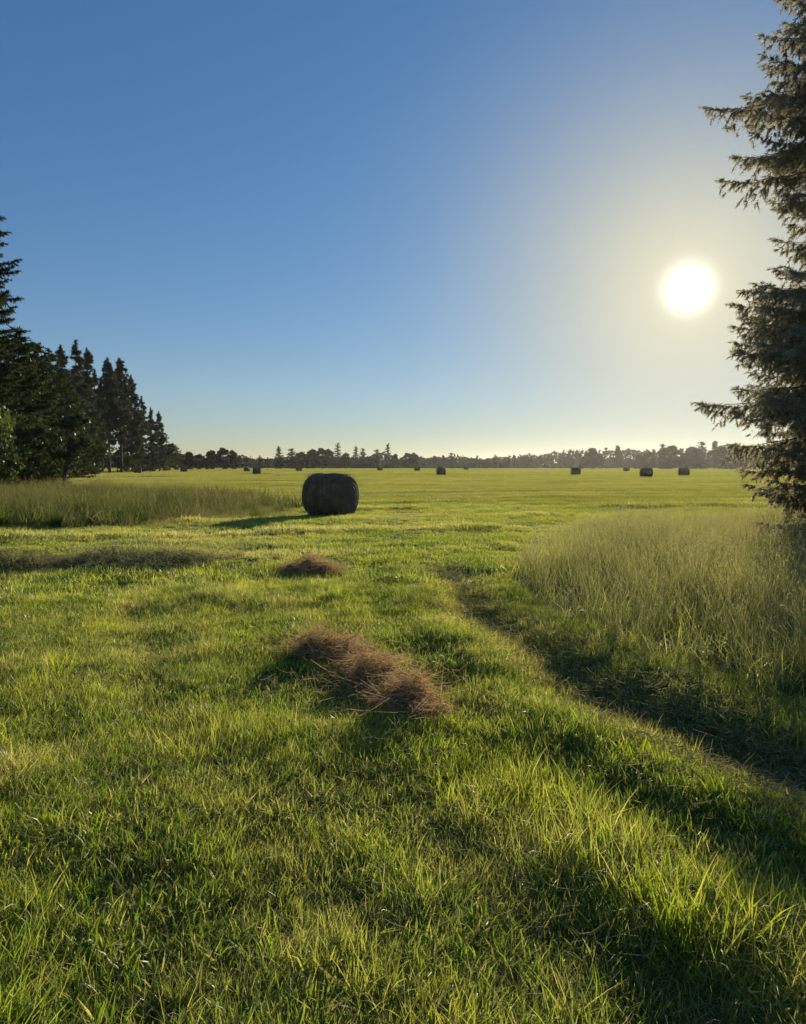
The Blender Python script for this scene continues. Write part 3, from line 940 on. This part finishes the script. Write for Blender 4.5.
def pine_meshes(H, W, seed, bare=.3, nbr=46, per=60, nl=.42, nw=.10, narrow=.5):
    """tall forest pine: bare lower trunk, uneven tufted crown"""
    r2 = np.random.default_rng(seed)
    wood = [tube([(0, 0, -.3), (.05, 0, H * .3), (-.08, .05, H * .65), (0, 0, H * .99)], [H * .013 + .04, H * .010 + .02, H * .007, .03], 8)]
    S, D, L = [], [], []
    for i in range(nbr):
        u = r2.random() ** .75
        z = H * (bare + (1 - bare) * u) * .98
        k = 1 - u
        ln = W * (narrow * (k ** .55) + (1 - narrow) * math.sin(math.pi * min(.97, u * .8 + .17))) * r2.uniform(.3, 1.35)
        a = r2.uniform(0, 6.283)
        d = np.array([math.cos(a), math.sin(a), r2.uniform(-.35, .30)])
        p0 = np.array([0, 0, z]); p1 = p0 + d * ln
        wood.append(tube([p0, (p0 + p1) / 2 + np.array([0, 0, .08 * ln]), p1], [.05, .035, .01], 4))
        m = max(3, int(5 * ln))
        uu = r2.uniform(.25, 1, m)
        q = p0 + (p1 - p0) * uu[:, None] + r2.normal(0, .12 * ln, (m, 3)) * np.array([1, 1, .6])
        S.append(q); dd = r2.normal(0, 1, (m, 3)); dd[:, 2] += .15
        D.append(dd / np.linalg.norm(dd, axis=1)[:, None]); L.append(r2.uniform(.3, .8, m))
    # leader
    m = 6
    S.append(np.stack([np.zeros(m), np.zeros(m), np.linspace(H * .9, H * .99, m)], 1)); D.append(np.tile([0, 0, 1.0], (m, 1))); L.append(np.full(m, .5))
    S = np.vstack(S); D = np.vstack(D); L = np.concatenate(L)
    V, F, hue = needles(S, D, L, per, nl, nw, .1, r2, .9)
    wv, wf = join(wood)
    return mesh_np('trunk', wv, wf, smooth_shade=True), mesh_np('crown', V, F, {'hue': hue})


def tree(name, meshes, mat, x, y, rot, label, cat, group=None, scale=1.0):
    root = bpy.data.objects.new(name, None); COL.objects.link(root)
    root.location = (x, y, ground(x, y)); root.rotation_euler = (0, 0, rot)
    root.scale = scale if isinstance(scale, tuple) else (scale,) * 3
    tag(root, label, cat, group)
    link('trunk', meshes[0], M_BARK, root)
    link('crown', meshes[1], mat, root)
    return root


# the big spruce at the frame's right
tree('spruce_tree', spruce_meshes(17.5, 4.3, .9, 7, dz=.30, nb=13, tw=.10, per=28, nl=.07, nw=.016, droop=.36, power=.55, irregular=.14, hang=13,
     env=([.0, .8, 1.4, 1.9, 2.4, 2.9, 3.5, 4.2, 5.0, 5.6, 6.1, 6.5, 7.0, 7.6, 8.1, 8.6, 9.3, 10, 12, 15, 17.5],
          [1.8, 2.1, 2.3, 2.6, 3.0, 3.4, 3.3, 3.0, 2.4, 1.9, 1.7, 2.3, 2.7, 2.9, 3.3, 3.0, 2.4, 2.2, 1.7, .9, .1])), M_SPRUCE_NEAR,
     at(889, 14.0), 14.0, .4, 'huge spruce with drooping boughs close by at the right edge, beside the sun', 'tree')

# dark trees along the left edge
EDGE = 'trees of the dark wood edge'
tree('spruce_tree', spruce_meshes(21.0, 3.8, .5, 17, dz=.62, nb=9, tw=.26, per=26, nl=.20, nw=.06, droop=.3, power=.8, irregular=.45), M_SPRUCE,
     at(-9, 50), 50, 1.1, 'tallest dark spruce with jagged boughs at the left frame edge', 'tree', EDGE)
edge_spruce = [spruce_meshes(12.0, 3.6, .2, 31 + i, dz=.5, nb=8, tw=.32, per=18, nl=.26, nw=.09, droop=.25, power=.6, irregular=.4) for i in range(3)]
for i, (px, d, top, lab) in enumerate([
    (22, 58, 338, 'dense dark spruce standing just right of the tallest spruce'),
    (38, 66, 352, 'dark spruce second from the tallest one, with a ragged top'),
    (54, 78, 362, 'short dark spruce in front of the tall pines, above the leaning trunk'),
    (8, 70, 345, 'dark spruce almost hidden behind the tallest spruce'),
    (70, 96, 385, 'lower dull green spruce where the wood edge dips toward the field'),
]):
    h = (466 - top) / FPX * d + EYE
    tree('spruce_tree', edge_spruce[i % 3], M_SPRUCE, at(px, d), d, i * 1.7, lab, 'tree', EDGE, h * 1.07 / 12.0)

pines = [pine_meshes(24.0, 3.4, 51 + i, bare=b, nbr=84, per=40, nl=.6, nw=.2, narrow=nr) for i, (b, nr) in enumerate([(.10, .6), (.26, .45), (.06, .75)])]
for i, (px, d, top, lab, k) in enumerate([
    (64, 150, 349, 'tall dark conifer at the left of the pine row, flat topped', 0),
    (79, 155, 344, 'highest crown of the left half of the pine row', 2),
    (90, 165, 352, 'slim conifer right of the highest crown, before the bright gap', 0),
    (97, 175, 372, 'shorter conifer beside the bright gap in the pine row', 2),
    (110, 180, 361, 'tall open pine with bare trunk just right of the bright gap', 1),
    (122, 185, 361, 'twin-height open pine second from the bright gap', 1),
    (133, 195, 378, 'pine third from the bright gap, a step lower', 0),
    (143, 205, 398, 'pine fourth from the bright gap with a dense dark crown', 2),
    (152, 215, 409, 'second last pine of the row, narrow and dark', 2),
    (160, 225, 413, 'last pine of the row with a ragged side toward the open field', 0),
    (103, 210, 385, 'pale slim pine trunk seen through the bright gap', 1),
    (128, 230, 392, 'pine behind the row, seen between two open crowns', 1),
]):
    h = (466 - top) / FPX * d + EYE
    tree('pine_tree', pines[k], M_PINE, at(px, d), d, i * 2.1, lab, 'tree', 'tall pines at the wood edge', (h / 24 * .95, h / 24 * .95, h / 24))

bushes = [broadleaf_meshes(4.0, 2.2, 61 + i, nclump=46, per=80, leaf=.20, base=.05, trunk_r=.06, clump_r=.3) for i in range(2)]
for i, (px, d, h, w, m, lab) in enumerate([
    (-10, 44, 5.0, .65, M_LEAF, 'bright green sunlit bush at the left frame edge under the tallest spruce'),
    (30, 47, 3.6, 1.2, M_LEAF_DARK, 'dark rounded shrub at the foot of the wood, right of the bright bush'),
    (30, 56, 4.6, 1.1, M_LEAF_DARK, 'dark shrub behind the leaning sapling'),
    (-14, 40, 3.0, 1.2, M_LEAF_DARK, 'low dark shrub cut by the left frame edge'),
    (88, 128, 6.0, 1.2, M_LEAF_DARK, 'shrub under the left pines at the field border'),
    (118, 190, 4.5, 1.9, M_LEAF_DARK, 'low shrub between the trunks of the open pines'),
    (150, 228, 4.5, 1.9, M_LEAF_DARK, 'low shrub below the last pines of the row'),
    (170, 250, 8.0, 1.1, M_LEAF_DARK, 'small round tree past the end of the pine row'),
]):
    tree('shrub', bushes[i % 2] if m is M_LEAF_DARK else broadleaf_meshes(4.0, 2.2, 69, 50, 110, .16, .05, 0, .06, .3), m,
         at(px, d), d, i * 1.3, lab, 'shrub', 'shrubs at the foot of the wood', (h / 4 * w, h / 4 * w, h / 4))
tree('sapling', broadleaf_meshes(4.4, 1.3, 83, nclump=30, per=60, leaf=.17, base=.45, lean=.75, trunk_r=.13, clump_r=.3), M_LEAF_DARK,
     at(63, 46), 46, .15, 'small leaning tree with a bare slanted trunk at the wood corner', 'tree')

# the far treeline
far_con = [spruce_meshes(14.0, 2.3, .3, 91 + i, dz=1.0, nb=6, tw=.8, per=7, nl=.7, nw=.30, droop=.2, power=pw, irregular=.4) for i, pw in enumerate((.8, .6))]
far_brd = [broadleaf_meshes(11.0, 4.0, 95 + i, nclump=46, per=50, leaf=.8, base=.0, trunk_r=.2, clump_r=.32, round_=rd) for i, rd in enumerate((1.0, .7))]
far_pin = [pine_meshes(14.0, 2.0, 98 + i, bare=.12, nbr=46, per=20, nl=.7, nw=.25, narrow=.3) for i in range(2)]
FAR = 'trees of the far treeline'
far_list = [
    # px, distance, top row, kind, label
    (178, 330, 456, 'b', 'low round tree starting the far treeline after the pines'),
    (190, 340, 455, 'b', 'wide low crown, first broad hump of the far treeline'),
    (200, 350, 457, 'b', 'low crown in the dip between two broad humps of the far treeline'),
    (211, 350, 454, 'b', 'dark round crown on the left slope of the second broad hump'),
    (223, 350, 452, 'b', 'highest round crown of the second broad hump'),
    (233, 360, 454, 'b', 'round crown on the right slope of the second broad hump'),
    (240, 420, 457, 'p', 'thin pale tree right after the second broad hump'),
    (247, 430, 458, 'c', 'left one of the two slim conifers above the bale pair'),
    (260, 430, 457, 'c', 'right one of the two slim conifers above the bale pair'),
    (268, 460, 459, 'p', 'small faint tree between the bale pair and the twin spires'),
    (279, 450, 449, 'c', 'pointed spire, first one left of the big bale'),
    (292, 450, 450, 'c', 'broader pointed spire, second one left of the big bale'),
    (302, 470, 455, 'b', 'round crown right behind the left side of the big bale'),
    (312, 460, 453, 'b', 'round crown above the left half of the big bale'),
    (321, 460, 452, 'b', 'round crown above the middle of the big bale'),
    (329, 460, 453, 'b', 'small crown just left of the needle-thin spire above the bale'),
    (338, 460, 446, 'c', 'needle-thin tall spire rising above the big bale'),
    (346, 470, 456, 'b', 'low crown between the two spires over the big bale'),
    (356, 460, 449, 'c', 'thin spire above the right rim of the big bale'),
    (363, 460, 450, 'c', 'thin spire just clear of the right rim of the big bale'),
    (371, 480, 459, 'b', 'low bush-like tree in the gap before the dark spruce'),
    (377, 470, 451, 'c', 'narrow conifer left of the broad dark spruce'),
    (388, 430, 447, 'c', 'broad dark spruce, tallest in the middle of the treeline'),
    (395, 440, 457, 'b', 'small tree leaning against the broad dark spruce'),
    (407, 470, 456, 'b', 'left crown of the low pair right of the broad dark spruce'),
    (414, 470, 456, 'b', 'right crown of the low pair right of the broad dark spruce'),
    (425, 500, 460, 'c', 'small conifer left of the squat field bale'),
    (434, 500, 458, 'c', 'slim conifer straight above the squat field bale'),
    (443, 500, 457, 'p', 'feathery tree above the squat field bale'),
    (451, 490, 454, 'c', 'slim taller conifer right of the squat field bale'),
    (461, 510, 460, 'b', 'small round tree above the very small distant bale'),
    (468, 520, 459, 'p', 'open flat-topped tree right of the very small distant bale'),
    (477, 510, 457, 'p', 'open tree with a thin trunk in the middle of the hazy stretch'),
    (487, 520, 460, 'b', 'low round tree left of a thin spire in the hazy stretch'),
    (495, 520, 456, 'c', 'thin spire in the hazy stretch'),
    (504, 530, 460, 'b', 'low tree right of the thin spire in the hazy stretch'),
    (509, 520, 457, 'p', 'umbrella-shaped tree in the hazy stretch'),
    (523, 530, 458, 'p', 'wide open tree right of the umbrella-shaped one'),
    (531, 540, 461, 'b', 'low faint tree before the isolated upright tree'),
    (540, 520, 457, 'p', 'isolated upright tree in the hazy stretch'),
    (551, 540, 460, 'p', 'small faint tree right of the isolated upright tree'),
    (562, 540, 459, 'b', 'grey low crown where the right-hand trees begin'),
    (570, 520, 459, 'b', 'grey low crown above the leftmost hazy bale'),
    (583, 440, 459, 'b', 'low left shoulder of the rounded dark tree'),
    (591, 430, 452, 'b', 'rounded dark tree above the leftmost hazy bale'),
    (599, 440, 457, 'b', 'low right shoulder of the rounded dark tree'),
    (607, 450, 459, 'c', 'short conifer between the rounded tree and the tall narrow one'),
    (617, 430, 449, 'p', 'tall narrow tree with a bushy top left of the sun'),
    (628, 450, 460, 'b', 'low tree in the dip right of the tall narrow tree'),
    (638, 420, 457, 'b', 'sloping crown left of the high hump below the sun'),
    (648, 410, 455, 'b', 'crown above the largest hazy bale'),
    (662, 400, 446, 'c', 'pointed high hump below the sun'),
    (672, 410, 450, 'b', 'round crown right of the pointed high hump'),
    (683, 420, 456, 'b', 'low crown above the rightmost bale'),
    (691, 410, 451, 'b', 'round crown just right of the rightmost bale'),
    (701, 400, 444, 'c', 'tall crown two steps right of the rightmost bale'),
    (714, 410, 445, 'p', 'tall loose tree near the boughs of the big spruce'),
    (722, 400, 450, 'b', 'round crown touching the boughs of the big spruce'),
    (735, 400, 448, 'b', 'last far crown before the big spruce hides the treeline'),
    (750, 400, 450, 'b', 'far crown half hidden by the low boughs of the big spruce'),
]
base_h = {'c': 14.0, 'b': 11.0, 'p': 14.0}
for i, (px, d, top, k, lab) in enumerate(far_list):
    h = (466 - top) / FPX * d + EYE
    pool = {'c': far_con, 'b': far_brd, 'p': far_pin}[k]
    s = h * 1.12 / base_h[k]
    w = s * {'c': random.uniform(1.1, 1.6), 'b': random.uniform(1.0, 1.4), 'p': random.uniform(1.2, 1.7)}[k]
    tree({'c': 'conifer_tree', 'b': 'broadleaf_tree', 'p': 'slender_tree'}[k], pool[i % 2], M_FAR, at(px, d), d, i * 1.9, lab, 'tree', FAR, (w, w, s))

# the unbroken wood behind them
r2 = np.random.default_rng(5)
n = 30000
a = r2.uniform(R(-36), R(40), n); d = r2.uniform(560, 640, n)
lowtop = 8.0 + 4.5 * vnoise(a * 40, d * .01, 4, 3) + 3.5 * smooth(R(8), R(14), a)
C = np.stack([d * np.sin(a), d * np.cos(a), np.clip(lowtop, 3, 15) * r2.random(n) ** 1.3], 1)
V, F = leaf_cards(C, 1.9, r2)
o = link('far_woods', mesh_np('far_woods', V, F, {'hue': np.repeat(r2.random(n), 4)}), M_FAR)
tag(o, 'low unbroken band of dark far woods closing the hayfield', 'woods', kind='stuff')
n = 7000
a = r2.uniform(R(-36), R(40), n); d = r2.uniform(1500, 1700, n)
top = 15 + 8 * vnoise(a * 30, d * 0, 14, 3)
C = np.stack([d * np.sin(a), d * np.cos(a), np.clip(top, 4, 30) * r2.random(n) ** .7], 1)
V, F = leaf_cards(C, 6.0, r2)
o = link('distant_woods', mesh_np('distant_woods', V, F, {'hue': np.repeat(r2.random(n), 4)}), M_FAR)
tag(o, 'faint blue-grey wooded rise behind the far treeline', 'woods', kind='stuff')

# ------------------------------------------------------------------ haze
def haze_box(x0, x1, y0, y1, z0, z1, density, aniso):
    V = [(x, y, z) for z in (z0, z1) for y in (y0, y1) for x in (x0, x1)]
    F = [(0, 2, 3, 1), (4, 5, 7, 6), (0, 1, 5, 4), (2, 6, 7, 3), (0, 4, 6, 2), (1, 3, 7, 5)]
    m = bpy.data.materials.new('evening_haze'); nt = NT(m)
    v = nt.n('ShaderNodeVolumePrincipled'); out = nt.n('ShaderNodeOutputMaterial')
    v.inputs['Color'].default_value = (0.95, 0.92, 0.86, 1)
    v.inputs['Density'].default_value = density
    v.inputs['Anisotropy'].default_value = aniso
    nt.l(v.outputs[0], out.inputs['Volume'])
    o = link('haze', mesh_np('haze', V, F), m)
    tag(o, 'thin glowing evening haze over the whole field', 'haze', kind='stuff')


HAZE = 0.7e-4
haze_box(-5200, 5200, -420, 5200, float(GZ.min()) - 1.2, 36.0, HAZE, 0.72)

# ------------------------------------------------------------------ light
sd = bpy.data.lights.new('sun', 'SUN')
sd.energy = 5.0; sd.angle = R(0.5); sd.color = (1.0, 0.90, 0.70)
so = bpy.data.objects.new('sun', sd); COL.objects.link(so)
so.rotation_euler = Vector(SUN).to_track_quat('Z', 'Y').to_euler()

w = bpy.data.worlds.new('World'); scene.world = w
w.use_nodes = True
t = w.node_tree; t.nodes.clear()
N = t.nodes.new; L = t.links.new
sky = N('ShaderNodeTexSky'); sky.sky_type = 'NISHITA'; sky.sun_disc = False
sky.sun_elevation = SUN_EL; sky.sun_rotation = SUN_AZ
sky.altitude = 300; sky.air_density = 1.0; sky.dust_density = 0.0; sky.ozone_density = 2.0
bg = N('ShaderNodeBackground'); bg.inputs['Strength'].default_value = 0.135
gm = N('ShaderNodeGamma'); gm.inputs['Gamma'].default_value = 0.66
hs = N('ShaderNodeHueSaturation'); hs.inputs['Saturation'].default_value = 1.5
L(sky.outputs[0], gm.inputs[0]); L(gm.outputs[0], hs.inputs['Color'])
tn = N('ShaderNodeMix'); tn.data_type = 'RGBA'; tn.blend_type = 'MULTIPLY'; tn.inputs[0].default_value = 1
tn.inputs[7].default_value = (.91, .985, 1.22, 1)
L(hs.outputs[0], tn.inputs[6])
# the sun's disc and the bright air round it
tc = N('ShaderNodeTexCoord')
dp = N('ShaderNodeVectorMath'); dp.operation = 'DOT_PRODUCT'; dp.inputs[1].default_value = SUN
nm = N('ShaderNodeVectorMath'); nm.operation = 'NORMALIZE'
L(tc.outputs['Generated'], nm.inputs[0]); L(nm.outputs[0], dp.inputs[0])
mx = N('ShaderNodeMath'); mx.operation = 'MAXIMUM'; mx.inputs[1].default_value = 0; L(dp.outputs['Value'], mx.inputs[0])

# forward-scattering air whitens the sky towards the sun
aw = N('ShaderNodeMath'); aw.operation = 'POWER'; aw.inputs[1].default_value = 46; L(mx.outputs[0], aw.inputs[0])
am = N('ShaderNodeMix'); am.data_type = 'RGBA'
am.inputs[7].default_value = (.57 / .135, .555 / .135, .43 / .135, 1)
L(aw.outputs[0], am.inputs[0]); L(tn.outputs[2], am.inputs[6]); L(am.outputs[2], bg.inputs['Color'])


def lobe(power, gain, color):
    p = N('ShaderNodeMath'); p.operation = 'POWER'; p.inputs[1].default_value = power; L(mx.outputs[0], p.inputs[0])
    b = N('ShaderNodeBackground'); b.inputs['Color'].default_value = (*color, 1)
    m = N('ShaderNodeMath'); m.operation = 'MULTIPLY'; m.inputs[1].default_value = gain; L(p.outputs[0], m.inputs[0])
    L(m.outputs[0], b.inputs['Strength'])
    return b


acc = bg
for args in [(4600, 1.7, (1.0, .97, .86)), (220, .17, (1.0, .84, .48)), (10, .035, (.6, .9, 1.0))]:
    a = N('ShaderNodeAddShader'); L(acc.outputs[0], a.inputs[0]); L(lobe(*args).outputs[0], a.inputs[1]); acc = a
wo = N('ShaderNodeOutputWorld'); L(acc.outputs[0], wo.inputs[0])

# ------------------------------------------------------------------ picture
vs = scene.view_settings
vs.view_transform = 'Standard'; vs.look = 'None'; vs.gamma = 1.0; vs.exposure = 0.0
vs.use_curve_mapping = False
scene.render.engine = 'CYCLES'
c = scene.cycles
c.use_denoising = True
c.max_bounces = 6; c.diffuse_bounces = 3; c.glossy_bounces = 2; c.transmission_bounces = 4; c.volume_bounces = 0; c.transparent_max_bounces = 4
c.sample_clamp_indirect = 4.0
c.use_adaptive_sampling = True; c.adaptive_threshold = 0.02
